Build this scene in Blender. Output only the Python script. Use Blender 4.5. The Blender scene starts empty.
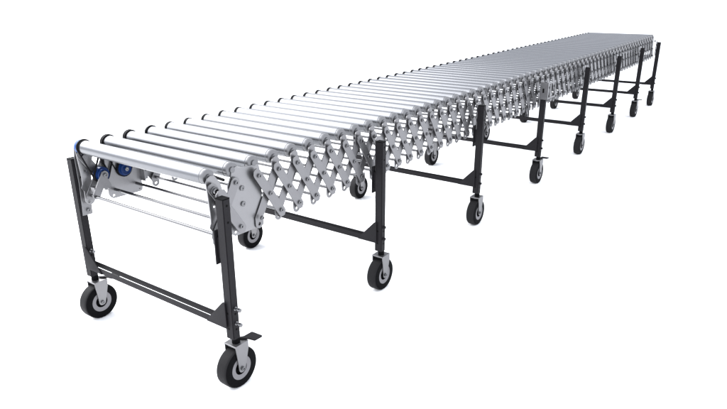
import bpy, bmesh, math
from mathutils import Vector, Matrix, Euler

scene = bpy.context.scene
COL = scene.collection
PI = math.pi

# ------------------------------------------------------------------ materials
def new_mat(name):
    m = bpy.data.materials.new(name)
    m.use_nodes = True
    return m, m.node_tree.nodes, m.node_tree.links, m.node_tree.nodes['Principled BSDF']

def metal(name, col, rough, var=0.06, scale=(40, 40, 40), bump=0.0, metallic=1.0, detail=4):
    m, N, L, b = new_mat(name)
    b.inputs['Metallic'].default_value = metallic
    tc = N.new('ShaderNodeTexCoord')
    mp = N.new('ShaderNodeMapping'); mp.inputs['Scale'].default_value = scale
    nz = N.new('ShaderNodeTexNoise'); nz.inputs['Scale'].default_value = 1.0
    nz.inputs['Detail'].default_value = detail
    L.new(tc.outputs['Object'], mp.inputs['Vector']); L.new(mp.outputs['Vector'], nz.inputs['Vector'])
    r = N.new('ShaderNodeMapRange')
    r.inputs['To Min'].default_value = rough - var; r.inputs['To Max'].default_value = rough + var
    L.new(nz.outputs['Fac'], r.inputs['Value']); L.new(r.outputs['Result'], b.inputs['Roughness'])
    mx = N.new('ShaderNodeMix'); mx.data_type = 'RGBA'
    mx.inputs['A'].default_value = (*[c * 0.93 for c in col], 1)
    mx.inputs['B'].default_value = (*[c * 1.07 for c in col], 1)
    L.new(nz.outputs['Fac'], mx.inputs['Factor']); L.new(mx.outputs['Result'], b.inputs['Base Color'])
    if bump:
        bp = N.new('ShaderNodeBump'); bp.inputs['Strength'].default_value = bump
        bp.inputs['Distance'].default_value = 0.001
        L.new(nz.outputs['Fac'], bp.inputs['Height']); L.new(bp.outputs['Normal'], b.inputs['Normal'])
    return m

M = {}
M['roller'] = metal('roller_zinc', (0.138, 0.141, 0.150), 0.35, 0.04, (3, 60, 60), 0.05, 1.0)
M['zinc'] = metal('link_zinc', (0.192, 0.190, 0.195), 0.40, 0.08, (45, 45, 45), 0.08, 0.9)
M['dull'] = metal('bracket_zinc', (0.23, 0.228, 0.233), 0.38, 0.08, (35, 35, 35), 0.08, 0.9)
M['bright'] = metal('bright_bolt', (0.16, 0.16, 0.165), 0.25, 0.05)
M['chrome'] = metal('rod_steel', (0.115, 0.115, 0.12), 0.18, 0.04)
M['endcap'] = metal('bearing_cap', (0.16, 0.16, 0.165), 0.36, 0.05, metallic=0.9)
M['rim'] = metal('rim_grey', (0.15, 0.146, 0.153), 0.55, 0.05, metallic=0.2)
M['edge_shade'] = metal('cut_edge_shade', (0.055, 0.055, 0.058), 0.5, 0.08, (60, 60, 60), 0.1)  # dark outline shade between links, painted into the colour of their cut sides
M['black'] = metal('black_powder_coat', (0.0092, 0.0085, 0.0100), 0.62, 0.08, (300, 300, 300), 0.15, 0.0)
M['rubber'] = metal('black_rubber', (0.0090, 0.0086, 0.0094), 0.66, 0.08, (120, 120, 120), 0.2, 0.0)
M['wall'] = metal('tyre_sidewall', (0.0015, 0.0015, 0.002), 0.7, 0.05, (120, 120, 120), 0.1, 0.0)
M['hole'] = metal('dark_hole', (0.003, 0.003, 0.003), 0.8, 0.05, metallic=0.0)
M['belt'] = metal('belt_rubber', (0.006, 0.006, 0.007), 0.55, 0.08, (100, 100, 100), 0.1, 0.0)
M['blue'] = metal('blue_plastic', (0.002, 0.018, 0.085), 0.40, 0.06, (60, 60, 60), 0.05, 0.0)
M['cyan'] = metal('light_blue_plastic', (0.003, 0.05, 0.20), 0.40, 0.06, (60, 60, 60), 0.05, 0.0)
M['floor'] = metal('white_studio_floor', (0.92, 0.92, 0.92), 0.9, 0.03, (2, 2, 2), 0.0, 0.0)
M['floor'].node_tree.nodes['Principled BSDF'].inputs['Specular IOR Level'].default_value = 0.0
M['blue'].node_tree.nodes['Principled BSDF'].inputs['Specular IOR Level'].default_value = 0.2
M['cyan'].node_tree.nodes['Principled BSDF'].inputs['Specular IOR Level'].default_value = 0.2
for k in ('black', 'rubber', 'wall', 'hole', 'belt'):
    M[k].node_tree.nodes['Principled BSDF'].inputs['Specular IOR Level'].default_value = 0.14 if k in ('black', 'rubber') else 0.06

# ------------------------------------------------------------------ geometry helpers
def finish(bm, name, mats, smooth=True, bevel=0.0, angle=35):
    """bmesh -> mesh datablock, edges sharper than the angle kept crisp."""
    if bevel:
        es = [e for e in bm.edges if len(e.link_faces) == 2 and e.calc_face_angle(0) > math.radians(50)]
        bmesh.ops.bevel(bm, geom=es, offset=bevel, segments=1, affect='EDGES', clamp_overlap=True)
    bmesh.ops.recalc_face_normals(bm, faces=bm.faces)
    for f in bm.faces: f.smooth = smooth
    for e in bm.edges:
        if len(e.link_faces) == 2 and e.calc_face_angle(0) > math.radians(angle): e.smooth = False
    me = bpy.data.meshes.new(name)
    bm.to_mesh(me); bm.free()
    if not isinstance(mats, (list, tuple)): mats = [mats]
    for m in mats: me.materials.append(m)
    return me

def link(name, me, parent=None, loc=(0, 0, 0), label=None, kind=None):
    o = bpy.data.objects.new(name, me)
    COL.objects.link(o)
    o.location = loc
    if parent: o.parent = parent
    if label: o['label'] = label
    if kind: o['kind'] = kind
    return o

def copy_part(o, parent, loc):
    """A copy of one part with its sub-parts."""
    c = o.copy(); COL.objects.link(c); c.parent = parent; c.location = loc
    for ch in list(o.children):
        d = ch.copy(); COL.objects.link(d); d.parent = c
    return c

def box(bm, x0, x1, y0, y1, z0, z1, mi=0):
    v = [bm.verts.new(p) for p in ((x0,y0,z0),(x1,y0,z0),(x1,y1,z0),(x0,y1,z0),(x0,y0,z1),(x1,y0,z1),(x1,y1,z1),(x0,y1,z1))]
    for q in ((0,3,2,1),(4,5,6,7),(0,1,5,4),(1,2,6,5),(2,3,7,6),(3,0,4,7)):
        bm.faces.new([v[i] for i in q]).material_index = mi

def lathe_x(bm, prof, cy, cz, seg=32, mi=0, caps=True):
    """Profile [(x, r)...] turned round the axis parallel to X through (cy, cz)."""
    rings = []
    for x, r in prof:
        if r < 1e-6: rings.append([bm.verts.new((x, cy, cz))])
        else: rings.append([bm.verts.new((x, cy + r*math.cos(2*PI*i/seg), cz + r*math.sin(2*PI*i/seg))) for i in range(seg)])
    for a, b in zip(rings, rings[1:]):
        for i in range(seg):
            j = (i+1) % seg
            if len(a) == 1 and len(b) == 1: continue
            if len(a) == 1: f = bm.faces.new((a[0], b[i], b[j]))
            elif len(b) == 1: f = bm.faces.new((a[i], b[0], a[j]))
            else: f = bm.faces.new((a[i], b[i], b[j], a[j]))
            f.material_index = mi
    if caps:
        for rg in (rings[0], rings[-1]):
            if len(rg) > 1: bm.faces.new(rg).material_index = mi

def cyl(bm, p0, p1, r, seg=12, mi=0):
    p0, p1 = Vector(p0), Vector(p1); d = (p1-p0).normalized()
    u = d.orthogonal().normalized(); w = d.cross(u)
    A = [bm.verts.new(p0 + r*(u*math.cos(2*PI*i/seg) + w*math.sin(2*PI*i/seg))) for i in range(seg)]
    B = [bm.verts.new(p1 + r*(u*math.cos(2*PI*i/seg) + w*math.sin(2*PI*i/seg))) for i in range(seg)]
    for i in range(seg):
        j = (i+1) % seg
        bm.faces.new((A[i], A[j], B[j], B[i])).material_index = mi
    bm.faces.new(A).material_index = mi; bm.faces.new(B).material_index = mi

def plate(bm, outline, lo, hi, to3d, holes=(), mi=0, emi=None):
    """Flat plate of a 2-D outline with round holes [(u, v, r)], thickness lo..hi along the third axis."""
    start = len(bm.verts)
    loops = [list(outline)]
    for (u, v, r) in holes:
        loops.append([(u + r*math.cos(2*PI*i/14), v + r*math.sin(2*PI*i/14)) for i in range(14)])
    sides = []
    for t in (lo, hi):
        vl, el = [], []
        for lp in loops:
            vs = [bm.verts.new(to3d(u, v, t)) for u, v in lp]
            vl.append(vs)
            for i in range(len(vs)): el.append(bm.edges.new((vs[i], vs[(i+1) % len(vs)])))
        r = bmesh.ops.triangle_fill(bm, edges=el, use_beauty=True)
        for g in r['geom']:
            if isinstance(g, bmesh.types.BMFace): g.material_index = mi
        sides.append(vl)
    for a, b in zip(*sides):
        for i in range(len(a)):
            j = (i+1) % len(a)
            bm.faces.new((a[i], a[j], b[j], b[i])).material_index = mi if emi is None else emi

YZ = lambda u, v, t: (t, u, v)
XZ = lambda u, v, t: (u, t, v)

def buffer_path(pts, w, n=7):
    """Outline of a polyline buffered by w with round ends and mitred bends."""
    P = [Vector(p) for p in pts]
    dirs = [(b-a).normalized() for a, b in zip(P, P[1:])]
    nor = [Vector((-d.y, d.x)) for d in dirs]
    L, R = [], []
    for i in range(len(P)):
        if i == 0 or i == len(P)-1: continue
        m = (nor[i-1] + nor[i]).normalized(); k = w / max(0.4, m.dot(nor[i]))
        L.append(P[i] + m*k); R.append(P[i] - m*k)
    def cap(c, n0, sgn):
        a0 = math.atan2(n0.y, n0.x)
        return [c + Vector((math.cos(a0 + sgn*PI*i/n), math.sin(a0 + sgn*PI*i/n)))*w for i in range(n+1)]
    out = L + cap(P[-1], nor[-1], -1) + R[::-1] + cap(P[0], -nor[0], -1)
    return [(p.x, p.y) for p in out]

# ------------------------------------------------------------------ dimensions (metres, measured from the photograph)
Y0, PITCH, NR = 0.009, 0.0833, 64
ZR, RR = 0.628, 0.0225
ZT, ZM, ZB = 0.593, 0.5287, 0.4642
LEG_Y = [0.0, 0.7387, 1.555, 2.351, 3.1335, 3.9041, 4.623, 5.2475]
LX, LW, LD = 0.356, 0.0305, 0.0255
LEG_T, LEG_B = 0.583, 0.1655
yk = lambda k: Y0 + PITCH*k

# ------------------------------------------------------------------ setting
bm = bmesh.new()
S = 400
vs = [bm.verts.new(p) for p in ((-S,-S,0),(S,-S,0),(S,S,0),(-S,S,0))]
bm.faces.new(vs)
fl = link('floor', finish(bm, 'floor', M['floor'])); fl['kind'] = 'structure'; fl.location.z = 0.0068

# ------------------------------------------------------------------ the conveyor
conv = bpy.data.objects.new('roller_conveyor', None); COL.objects.link(conv)
conv['label'] = 'long extendable roller conveyor with zinc rollers, scissor side links and black legs on casters'
conv['category'] = 'conveyor'

# ---- rollers
bm = bmesh.new()
lathe_x(bm, [(-0.2845, 0.016), (-0.2845, RR-0.0012), (-0.2832, RR), (0.2800, RR), (0.2815, RR-0.0015), (0.2815, 0.012)], 0, 0, 48)
me_tube = finish(bm, 'roller', M['roller'])
bm = bmesh.new()
lathe_x(bm, [(0.2818, 0.0), (0.2818, 0.0218), (0.2915, 0.0213), (0.2940, 0.0195), (0.2945, 0.0150), (0.2945, 0.0090), (0.2980, 0.0085), (0.2980, 0.0)], 0, 0, 32)
me_cap = finish(bm, 'end_cap', M['endcap'])
bm = bmesh.new()   # black poly-V drive head: two ribs with a groove between
lathe_x(bm, [(-0.2850, 0.0), (-0.2850, 0.0232), (-0.2858, 0.0240), (-0.2895, 0.0240), (-0.2903, 0.0212), (-0.2915, 0.0212),
             (-0.2923, 0.0240), (-0.2962, 0.0240), (-0.2970, 0.0232), (-0.2970, 0.0)], 0, 0, 40)
me_ring = finish(bm, 'drive_ring', M['belt'])
bm = bmesh.new()
lathe_x(bm, [(-0.2972, 0.0), (-0.2972, 0.0230), (-0.3150, 0.0229), (-0.3182, 0.0205), (-0.3182, 0.0)], 0, 0, 32)
me_bcap = finish(bm, 'end_cap', M['cyan'])
for k in range(NR):
    r = link('roller', me_tube, conv, (0, yk(k), ZR))
    link('end_cap', me_cap, r)
    link('drive_ring', me_ring, r)
    if k == 0:
        r['label'] = 'front roller with a blue plastic left end'
        link('end_cap', me_bcap, r, label='blue plastic end cap')

# ---- scissor links (right side meshes; the left side is the same mesh mirrored)
XI0, XI1 = 0.2985, 0.3022
XO0, XO1 = 0.3088, 0.3128
LWD = 0.0152
def bolt_prof(x, r=0.0062, h=0.0055):
    return [(x, r*1.25), (x+0.0012, r*1.25), (x+0.0014, r), (x+h-0.001, r*0.97), (x+h, r*0.8), (x+h, r*0.5), (x+h-0.0022, r*0.45), (x+h-0.0022, 0.0)]

def bolt_mesh(sx=1):
    bm = bmesh.new()
    lathe_x(bm, bolt_prof(0), 0, 0, 14)
    if sx < 0: bmesh.ops.scale(bm, vec=(-1, 1, 1), verts=bm.verts)
    return finish(bm, 'rivet', M['bright'])
me_bolt = bolt_mesh()

def outer_geo(bm, s=1, oy=0.0, bolts=True, mi_b=1):
    st = len(bm.verts)
    plate(bm, buffer_path([(-0.005, ZT+0.0075), (PITCH+0.005, ZB-0.0075)], LWD, 6), XO0, XO1, YZ, emi=2)
    for y, z in ((0, ZT), (PITCH, ZB)):       # spacers between the two layers
        lathe_x(bm, [(XI1+0.0002, 0.0085), (XO0-0.0002, 0.0085)], y, z, 16, mi_b)
    lathe_x(bm, [(XI1+0.0002, 0.0085), (XO0-0.0002, 0.0085)], PITCH/2, ZM, 16, mi_b)
    if bolts:
        for y, z in ((0, ZT), (PITCH/2, ZM), (PITCH, ZB)):
            lathe_x(bm, bolt_prof(XO1+0.0001), y, z, 12, mi_b)
    bm.verts.ensure_lookup_table()
    for v in bm.verts[st:]: v.co.x *= s; v.co.y += oy
def inner_geo(bm, s=1, oy=0.0, tabs=True):
    st = len(bm.verts)
    if tabs:
        path = [(0.0, ZB-0.0200), (0.0, ZB-0.004), (PITCH, ZT+0.002), (PITCH-0.001, ZR-0.0125)]
        plate(bm, buffer_path(path, LWD, 8), XI0, XI1, YZ, holes=[(0.0, ZB-0.0215, 0.0052)], emi=2)
        lathe_x(bm, [(XI0-0.0004, 0.0162), (XI1+0.0004, 0.0162)], PITCH-0.001, ZR-0.0135, 28)
    else:
        plate(bm, buffer_path([(0.0, ZB), (PITCH, ZT)], LWD, 8), XI0+0.004, XI1+0.004, YZ, emi=2)
    bm.verts.ensure_lookup_table()
    for v in bm.verts[st:]: v.co.x *= s; v.co.y += oy

def mk(geo, name, mats, *a, **k):
    bm = bmesh.new(); geo(bm, *a, **k)
    return finish(bm, name, mats, bevel=0.0007)
def back_geo(bm):
    plate(bm, buffer_path([(PITCH/2+0.022, ZM-0.004), (PITCH+0.020, ZT-0.008)], LWD, 6), 0.2868, 0.2902, YZ, emi=2)
    for y, z in ((PITCH/2+0.013, ZM), (PITCH+0.010, ZT-0.008)):
        lathe_x(bm, [(0.2904, 0.0060), (XI0-0.0006, 0.0060)], y, z, 14, 1)
me_back = mk(back_geo, 'back_link', [M['zinc'], M['bright'], M['edge_shade']])
me_out_b = mk(outer_geo, 'outer_link', [M['zinc'], M['bright'], M['edge_shade']], 1, 0.0, False)
me_out = mk(outer_geo, 'outer_link', [M['zinc'], M['bright'], M['edge_shade']], 1, 0.0, True)
me_out_l = mk(outer_geo, 'outer_link', [M['zinc'], M['bright'], M['edge_shade']], -1, 0.0, True)
me_in = mk(inner_geo, 'inner_link', [M['zinc'], M['bright'], M['edge_shade']])
me_in_l = mk(inner_geo, 'inner_link', [M['zinc'], M['bright'], M['edge_shade']], -1)
me_in0 = mk(inner_geo, 'inner_link', [M['zinc'], M['bright'], M['edge_shade']], 1, 0.0, False)
me_in0_l = mk(inner_geo, 'inner_link', [M['zinc'], M['bright'], M['edge_shade']], -1, 0.0, False)

NU = NR - 1
units = [k for k in range(NU) if k != 1]      # between rollers 1 and 2 sits the rigid drive plate
n_out = n_in = 0
for k in units:
    if k < 34:
        o = link('outer_link', me_out_b, conv, (0, yk(k), 0))
        for y, z in ((0, ZT), (PITCH/2, ZM), (PITCH, ZB)):
            link('rivet', me_bolt, o, (XO1+0.0001, y, z))
    else:
        link('outer_link', me_out, conv, (0, yk(k), 0))
    link('inner_link', me_in0 if k == 0 else me_in, conv, (0, yk(k), 0))
    if k > 0: link('back_link', me_back, conv, (0, yk(k), 0))
far_o, far_i = bmesh.new(), bmesh.new()
for k in units:
    if k < 38:
        link('outer_link', me_out_l, conv, (0, yk(k), 0))
        link('inner_link', me_in0_l if k == 0 else me_in_l, conv, (0, yk(k), 0))
    else:
        outer_geo(far_o, -1, yk(k)); inner_geo(far_i, -1, yk(k))
link('outer_link', finish(far_o, 'outer_link', [M['zinc'], M['bright'], M['edge_shade']]), conv, kind='stuff')
link('inner_link', finish(far_i, 'inner_link', [M['zinc'], M['bright'], M['edge_shade']]), conv, kind='stuff')

# ---- cross rods at the bottom pivots
bm = bmesh.new(); cyl(bm, (-0.2982, 0, 0), (0.2982, 0, 0), 0.0050, 16)
me_rod = finish(bm, 'cross_rod', M['chrome'])
for k in range(NR):
    link('cross_rod', me_rod, conv, (0, yk(k), ZB))

# ---- rigid plates of the drive unit (between roller 1 and roller 2), one per side
pl = [(0.068, 0.452), (0.073, 0.441), (0.083, 0.434), (0.190, 0.4315), (0.1965, 0.4345), (0.1985, 0.442), (0.1965, 0.590), (0.1945, 0.615),
      (0.191, 0.6215), (0.182, 0.6235), (0.122, 0.6275), (0.114, 0.6300), (0.106, 0.6345), (0.096, 0.6330), (0.088, 0.6250), (0.085, 0.612), (0.070, 0.585)]
for s in (1, -1):
    bm = bmesh.new()
    plate(bm, pl, 0.2935*s, 0.2975*s, YZ, holes=[(0.086, 0.4445, 0.0045), (0.1865, 0.4425, 0.0030)])
    p = link('drive_plate', finish(bm, 'drive_plate', M['dull'], bevel=0.0008), conv)
    if s > 0:
        for y, z in ((0.1205, 0.568), (0.1205, 0.521)):
            bm = bmesh.new(); lathe_x(bm, [(0, 0.0078), (0.0035, 0.0078), (0.0045, 0.0065), (0.0045, 0.003), (0.003, 0.0028), (0.003, 0)], 0, 0, 16)
            link('bolt', finish(bm, 'bolt', M['bright']), p, (0.2976, y, z))
        for y, z in ((yk(2), ZB), (yk(1), ZT)):
            bm = bmesh.new(); lathe_x(bm, bolt_prof(0), 0, 0, 14)
            link('bolt', finish(bm, 'bolt', M['bright']), p, ((0.3063 if z == ZT else 0.3129), y, z))

# ---- end brackets that carry the first and the last roller
br = [(-0.007, 0.598), (-0.008, 0.615), (-0.003, 0.627), (0.009, 0.633), (0.022, 0.630), (0.030, 0.621), (0.041, 0.604), (0.046, 0.586),
      (0.036, 0.560), (0.030, 0.520), (0.030, 0.470), (0.034, 0.452), (0.030, 0.436), (0.020, 0.428), (0.006, 0.430), (-0.003, 0.442),
      (-0.002, 0.478), (-0.009, 0.490), (-0.004, 0.500), (-0.003, 0.528)]
def end_bracket(s, flip, yc):
    bm = bmesh.new()
    ol = [((y if not flip else 2*Y0 - y) + yc - Y0, z) for y, z in br]
    hx = Y0 + (0.008 if not flip else -0.008) + yc - Y0
    xa, xb = (0.2985, 0.3030) if s > 0 else (-0.3228, -0.3186)
    plate(bm, ol, xa, xb, YZ, holes=[(yc, 0.440, 0.0045), (yc+0.004, 0.545, 0.0035)])
    p = link('end_bracket', finish(bm, 'end_bracket', M['dull'], bevel=0.0008), conv)
    bm = bmesh.new()           # large washer and bolt at the top pivot
    lathe_x(bm, [(0, 0.0125), (0.0028, 0.0125), (0.0034, 0.0118), (0.0034, 0.0085), (0.0062, 0.0080), (0.0100, 0.0072), (0.0100, 0.004), (0.007, 0.0036), (0.007, 0)], 0, 0, 20)
    if s < 0: bmesh.ops.scale(bm, vec=(-1, 1, 1), verts=bm.verts)
    link('bolt', finish(bm, 'bolt', M['bright']), p, (0.3130*s if s > 0 else -0.3230, yc, ZT))
    return p
for s in (1, -1):
    end_bracket(s, False, Y0)
    end_bracket(s, True, yk(NR-1))

# ---- belt drive seen under the front rollers on the left
XP = -0.2855
bm = bmesh.new()
lathe_x(bm, [(-0.0145, 0.006), (-0.0145, 0.0235), (-0.0135, 0.0245), (0.0020, 0.0245), (0.0022, 0.0205), (0.0095, 0.0200), (0.0105, 0.0190), (0.0105, 0.0170), (0.0080, 0.0155), (0.0080, 0.0095), (0.0115, 0.0085), (0.0115, 0.006)], 0, 0, 36)
me_pul = finish(bm, 'pulley', M['blue'])
bm = bmesh.new()
lathe_x(bm, [(0.0100, 0.0068), (0.0145, 0.0068), (0.0155, 0.0055), (0.0155, 0.0025), (0.0145, 0.0)], 0, 0, 16)
me_pbolt = finish(bm, 'bolt', M['bright'])

def belt_loop(c1, r1, c2, r2, x0, x1, th=0.0024, n=18):
    """Flat belt round two circles in the YZ plane (open belt)."""
    c1, c2 = Vector(c1), Vector(c2); d = c2-c1; D = d.length; a = math.atan2(d.y, d.x)
    g = math.acos((r1-r2)/D)
    pts = []
    for i in range(n+1):
        t = a + g + (2*PI-2*g)*i/n; pts.append((c1, r1, t))
    for i in range(n+1):
        t = a - g + 2*g*i/n; pts.append((c2, r2, t))
    bm = bmesh.new(); rings = []
    for c, r, t in pts:
        u = Vector((math.cos(t), math.sin(t)))
        p, q = c + u*r, c + u*(r+th)
        rings.append([bm.verts.new((x, *w)) for x, w in ((x0, p), (x1, p), (x1, q), (x0, q))])
    for i in range(len(rings)):
        A, B = rings[i], rings[(i+1) % len(rings)]
        for j in range(4): bm.faces.new((A[j], A[(j+1) % 4], B[(j+1) % 4], B[j]))
    return finish(bm, 'drive_belt', M['belt'])
me_b1 = belt_loop((-PITCH/2, ZR), 0.0228, (0, ZM), 0.0247, -0.2975, -0.2920, 0.0038)
me_b2 = belt_loop((PITCH/2, ZR), 0.0228, (0, ZM), 0.0247, -0.2906, -0.2850, 0.0038)
for k in range(3):
    yc = yk(k) + PITCH/2
    p = link('pulley', me_pul, conv, (XP, yc, ZM))
    link('bolt', me_pbolt, p)
    link('drive_belt', me_b1, conv, (0, yc, 0))
    link('drive_belt', me_b2, conv, (0, yc, 0))
# swing arm that holds the first jockey pulley
bm = bmesh.new()
plate(bm, buffer_path([(yk(0)+0.004, ZB+0.004), (yk(0)+PITCH/2, ZM)], 0.0135, 8), -0.2745, -0.2710, YZ)
plate(bm, [(yk(0)+0.018, ZB+0.046), (yk(0)+0.050, ZB+0.052), (yk(0)+0.060, ZB+0.026), (yk(0)+0.053, ZB+0.010), (yk(0)+0.047, ZB+0.018), (yk(0)+0.038, ZB+0.012)], -0.2741, -0.2714, YZ)
box(bm, -0.2965, -0.2746, yk(0)+0.000, yk(0)+0.012, ZB+0.014, ZB+0.030)
arm = link('pulley_arm', finish(bm, 'pulley_arm', M['zinc'], bevel=0.0007), conv)
bm = bmesh.new(); lathe_x(bm, bolt_prof(0, 0.0065), 0, 0, 14)
link('bolt', finish(bm, 'bolt', M['bright']), arm, (-0.2709, yk(0)+PITCH/2, ZM))
# upright angle bracket behind the second pulley
bm = bmesh.new()
box(bm, -0.2930, -0.2700, 0.196, 0.200, 0.470, 0.585)
box(bm, -0.2930, -0.2895, 0.2002, 0.222, 0.470, 0.585)
link('angle_bracket', finish(bm, 'angle_bracket', M['dull'], bevel=0.0007), conv)
# motor roller cable between the first two rollers, on the right
bm = bmesh.new(); cyl(bm, (0.246, 0.060, 0.611), (0.2955, 0.060, 0.607), 0.0045, 12)
link('cable', finish(bm, 'cable', M['belt']), conv)

# ---- legs
hw, hd = LW/2, LD/2
CY = -0.0032
def leg_mesh():
    bm = bmesh.new()
    box(bm, -hw, hw, CY-hd, CY+hd, LEG_B, LEG_T)
    es = [e for e in bm.edges if abs(e.verts[0].co.z - e.verts[1].co.z) > 0.1]
    bmesh.ops.bevel(bm, geom=es, offset=0.0022, segments=2, affect='EDGES')
    for z in (0.566, 0.519, 0.245, 0.196):    # punched holes on the outer faces
        lathe_x(bm, [(hw-0.002, 0.0034), (hw+0.0003, 0.0034)], CY, z, 12, 1)
        lathe_x(bm, [(-hw-0.0003, 0.0034), (-hw+0.002, 0.0034)], CY, z, 12, 1)
    for z in (0.246, 0.197):
        cyl(bm, (-0.002, CY-hd-0.0003, z), (-0.002, CY-hd+0.002, z), 0.0032, 12, 1)
    return finish(bm, 'leg', [M['black'], M['hole']])
me_leg = leg_mesh()
bm = bmesh.new(); box(bm, -hw+0.0006, hw-0.0006, CY-hd+0.0006, CY+hd-0.0006, LEG_T+0.0002, LEG_T+0.0030)
me_top = finish(bm, 'top_cap', M['wall'], bevel=0.001)
bm = bmesh.new(); cyl(bm, (0.003, 0.0015, 0.1475), (0.003, 0.0015, LEG_B-0.0002), 0.0118, 20); 
me_stem = finish(bm, 'foot_stem', M['wall'])
bm = bmesh.new()      # clamp bolt: shank, nut and washer on the +X side
lathe_x(bm, [(hw+0.0004, 0.0062), (hw+0.002, 0.0062), (hw+0.0021, 0.0030), (hw+0.013, 0.0030), (hw+0.0131, 0.0058), (hw+0.0205, 0.0058), (hw+0.0215, 0.005), (hw+0.0215, 0.0)], 0, 0, 8)
me_clamp = finish(bm, 'clamp_bolt', M['bright'])
bm = bmesh.new()
lathe_x(bm, [(hw+0.0004, 0.0062), (hw+0.0075, 0.0060), (hw+0.0085, 0.005), (hw+0.0085, 0.0)], 0, 0, 8)
me_stud = finish(bm, 'clamp_bolt', M['black'])
def strip_mesh(s):
    bm = bmesh.new()
    box(bm, -s*(hw+0.0125), -s*(hw+0.0085), CY-hd-0.004, CY+hd-0.004, 0.392, 0.491)
    box(bm, -s*(hw+0.0083), -s*(hw+0.0002), CY-hd+0.004, CY+hd-0.006, 0.410, 0.470)
    return finish(bm, 'mounting_strip', M['black'], bevel=0.0006)
def clip_mesh(s):
    bm = bmesh.new()
    plate(bm, [(-0.004, 0.462), (0.030, 0.462), (0.034, 0.470), (0.034, 0.585), (0.026, 0.596), (0.004, 0.596), (-0.004, 0.588)], -s*(hw+0.0100), -s*(hw+0.0065), YZ)
    for z in (0.560, 0.512):
        cyl(bm, (-s*(hw+0.0064), 0.0225, z), (-s*(hw-0.004), 0.0225, z), 0.0068, 12)
        cyl(bm, (-s*(hw+0.0063), 0.003, z), (-s*(hw+0.0003), 0.003, z), 0.006, 12)
    return finish(bm, 'mounting_clip', M['zinc'], bevel=0.0006)
me_strip = {s: strip_mesh(s) for s in (1, -1)}
bm = bmesh.new()      # left clip: tall plate on the inner face of the leg
plate(bm, [(-0.011, 0.391), (0.024, 0.389), (0.026, 0.430), (0.035, 0.470), (0.040, 0.575), (0.034, 0.598), (0.022, 0.620), (0.008, 0.630), (-0.001, 0.622), (-0.007, 0.590), (-0.006, 0.500)], hw+0.0015, hw+0.0050, YZ, holes=[(0.004, 0.521, 0.0042)])
lathe_x(bm, bolt_prof(hw+0.0051, 0.0068, 0.006), 0.010, 0.407, 14, 1)
me_clip = {1: clip_mesh(1), -1: finish(bm, 'mounting_clip', [M['zinc'], M['bright']], bevel=0.0006)}

# crossbar: two flat rails, one in front of and one behind the legs
bm = bmesh.new()
box(bm, -LX+hw+0.001, LX-hw-0.001, -0.0190, -0.0165, 0.1990, 0.2178)
box(bm, -LX+hw+0.001, LX-hw-0.001, 0.0068, 0.0093, 0.1990, 0.2175)
me_bar = finish(bm, 'crossbar', M['black'], bevel=0.0007)
def gusset_mesh(s):
    bm = bmesh.new()
    ol = [(0.262, 0.1990), (0.277, 0.2180), (0.296, 0.2370), (0.336, 0.2785), (0.3405, 0.2805), (0.347, 0.2805), (0.347, 0.1990)]
    plate(bm, [(s*x, z) for x, z in ol], -0.0228, -0.0193, XZ)
    return finish(bm, 'gusset', M['black'], bevel=0.0007)
me_gus = {s: gusset_mesh(s) for s in (1, -1)}

# ---- casters (origin under the leg, on the floor)
ZH = 0.0690
CXo, CYo = 0.0030, -0.001
TW = 0.0205
def fork_mesh():
    bm = bmesh.new()
    x0, x1 = CXo-0.0240, CXo+0.0240
    box(bm, x0, x1, -0.0195, 0.0300, 0.1425, 0.1468)
    cyl(bm, (0.003, 0.0015, 0.1385), (0.003, 0.0015, 0.1424), 0.0150, 24)
    box(bm, x0+0.0032, x1-0.0032, -0.0150, 0.0180, 0.1325, 0.1384, 1)
    ol = [(-0.0190, 0.1424), (0.0285, 0.1424), (0.0280, 0.125), (0.0185, 0.0900)]
    for i in range(9):
        a = -0.15 - (PI-0.3)*i/8; ol.append((CYo + 0.0125*math.cos(a), ZH + 0.0125*math.sin(a)))
    ol += [(-0.0145, 0.0900), (-0.0185, 0.125)]
    for a, b in ((x1-0.0028, x1-0.0002), (x0+0.0002, x0+0.0028)):
        plate(bm, ol, a, b, YZ)
    return finish(bm, 'caster', [M['zinc'], M['wall']], bevel=0.0006)
me_fork = fork_mesh()
bm = bmesh.new()
R = 0.0622
lathe_x(bm, [(-TW, 0.036), (-TW, R-0.0065), (-TW+0.0012, R-0.0030), (-TW+0.0038, R-0.0008), (-TW+0.008, R-0.0001), (0, R), (TW-0.008, R-0.0001), (TW-0.0038, R-0.0008), (TW-0.0012, R-0.0030), (TW, R-0.0065), (TW, 0.036)], 0, 0, 56, caps=False)
for f in bm.faces:
    if all(abs(v.co.x) > TW-0.002 for v in f.verts): f.material_index = 1
me_tyre = finish(bm, 'tyre', [M['rubber'], M['wall']])
bm = bmesh.new()
for s in (1, -1):
    st = len(bm.verts)
    lathe_x(bm, [(0.0, 0.0375), (TW-0.0015, 0.0375), (TW-0.0002, 0.0360), (TW-0.0012, 0.0335), (TW-0.0020, 0.0215)], 0, 0, 40, 0, caps=False)
    lathe_x(bm, [(TW-0.0020, 0.0215), (TW-0.0120, 0.0190), (TW-0.0120, 0.0095)], 0, 0, 40, 1, caps=False)
    lathe_x(bm, [(TW-0.0120, 0.0095), (TW-0.0005, 0.0085), (TW-0.0005, 0.0)], 0, 0, 40, 1, caps=False)
    bm.verts.ensure_lookup_table()
    for v in bm.verts[st:]: v.co.x *= s
me_rim = finish(bm, 'rim', [M['rim'], M['wall']])
bm = bmesh.new()
lathe_x(bm, [(0.0, 0.0075), (0.0012, 0.0075), (0.0014, 0.0058), (0.0052, 0.0055), (0.0060, 0.0045), (0.0060, 0.0028), (0.0040, 0.0025), (0.0040, 0.0)], 0, 0, 16)
me_axle = finish(bm, 'axle_bolt', M['bright'])
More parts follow.
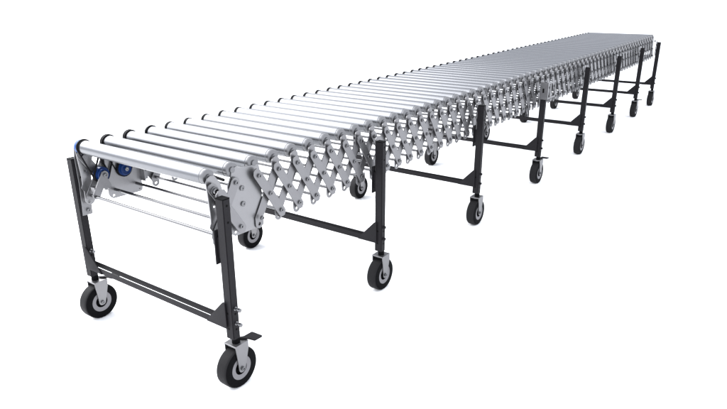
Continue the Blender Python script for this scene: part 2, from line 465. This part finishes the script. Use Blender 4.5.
bm = bmesh.new()        # brake pedal: flat tongue on the back of the fork
plate(bm, [(-0.004, 0.0150), (0.010, 0.0190), (0.0270, 0.0315), (0.0455, 0.0350), (0.0475, 0.0380), (0.0470, 0.0650), (0.0440, 0.0680), (0.0080, 0.0660), (0.0050, 0.0630), (0.0060, 0.0330)], 0.1476, 0.1520, lambda u, v, t: (u, v, t - 0.06*max(0, v-0.03)))
me_pedal = finish(bm, 'brake_pedal', M['black'], bevel=0.001)

for i, ly in enumerate(LEG_Y):
    cb = link('crossbar', me_bar, conv, (0, ly, 0))
    for s in (1, -1):
        link('gusset', me_gus[s], cb)
        lg = link('leg', me_leg, conv, (0.3476 if s > 0 else -LX, ly, 0))
        if s > 0: lg.rotation_euler.y = 0.0144       # the right-hand legs stand a touch inwards
        link('top_cap', me_top, lg); link('foot_stem', me_stem, lg)
        link('mounting_clip', me_clip[s], lg)
        if s > 0 and i < 3: link('mounting_strip', me_strip[s], lg)
        link('clamp_bolt', me_clamp if i == 0 else me_stud, lg, (0, CY, 0.262))
        if s > 0: link('clamp_bolt', me_clamp if i == 0 else me_stud, lg, (0, CY, 0.2155))
        ca = link('caster', me_fork, conv, (0.3465 if s > 0 else -0.351, ly, 0))
        link('tyre', me_tyre, ca, (CXo, CYo, ZH)); link('rim', me_rim, ca, (CXo, CYo, ZH))
        link('axle_bolt', me_axle, ca, (CXo+0.0239, CYo, ZH))
        if i in (0, 3, 6): link('brake_pedal', me_pedal, ca)

# ---- galvanised hook plate on the fourth right leg
ly = LEG_Y[3]
bm = bmesh.new()
plate(bm, [(0.3385, 0.497), (0.3780, 0.497), (0.3780, 0.590), (0.3385, 0.590)], ly-0.0225, ly-0.0190, XZ)
def bar(y0, y1, z0, z1): box(bm, 0.3790, 0.3835, y0, y1, z0, z1)
box(bm, 0.3742, 0.3778, ly-0.0188, ly+0.006, 0.499, 0.588)
bar(ly-0.022, ly-0.012, 0.497, 0.590); bar(ly-0.0118, ly+0.0900, 0.581, 0.589); bar(ly-0.0118, ly+0.0900, 0.498, 0.506); bar(ly+0.0902, ly+0.0990, 0.498, 0.589)
box(bm, 0.3791, 0.3830, ly+0.014, ly+0.030, 0.5065, 0.5800)
hk = link('hook_bracket', finish(bm, 'hook_bracket', M['zinc'], bevel=0.0008), conv)
bm = bmesh.new(); box(bm, 0.3530, 0.3620, ly-0.0232, ly-0.0226, 0.533, 0.556)
link('slot', finish(bm, 'slot', M['hole']), hk)

# ------------------------------------------------------------------ camera
cam = bpy.data.cameras.new('Camera'); co = bpy.data.objects.new('Camera', cam); COL.objects.link(co)
co.location = (1.5505, -1.0219, 1.1052)
co.rotation_euler = Euler((1.2289, 0.0109, 0.6233), 'XYZ')
cam.sensor_fit = 'HORIZONTAL'; cam.sensor_width = 36.0
cam.lens = 36.0 * 616.51 / 727.0
cam.clip_start = 0.05; cam.clip_end = 2000
scene.camera = co

# ------------------------------------------------------------------ light: white studio with one large softbox on the left
w = bpy.data.worlds.new('World'); scene.world = w; w.use_nodes = True
bg = w.node_tree.nodes['Background']
bg.inputs['Color'].default_value = (0.95, 0.985, 1.06, 1); bg.inputs['Strength'].default_value = 2.1
def softbox(name, loc, sx, sy, power, rot=(0, 0, 0), col=(1, 1, 1)):
    l = bpy.data.lights.new(name, 'AREA'); l.shape = 'RECTANGLE'; l.size = sx; l.size_y = sy
    l.energy = power; l.color = col
    o = bpy.data.objects.new(name, l); COL.objects.link(o); o.location = loc; o.rotation_euler = rot
    return o
softbox('softbox', (-2.5, -0.4, 2.65), 3.0, 4.8, 375, rot=(0, math.radians(-42), 0))

scene.view_settings.view_transform = 'Standard'
scene.view_settings.look = 'None'
scene.view_settings.exposure = 0.0
scene.view_settings.gamma = 1.0
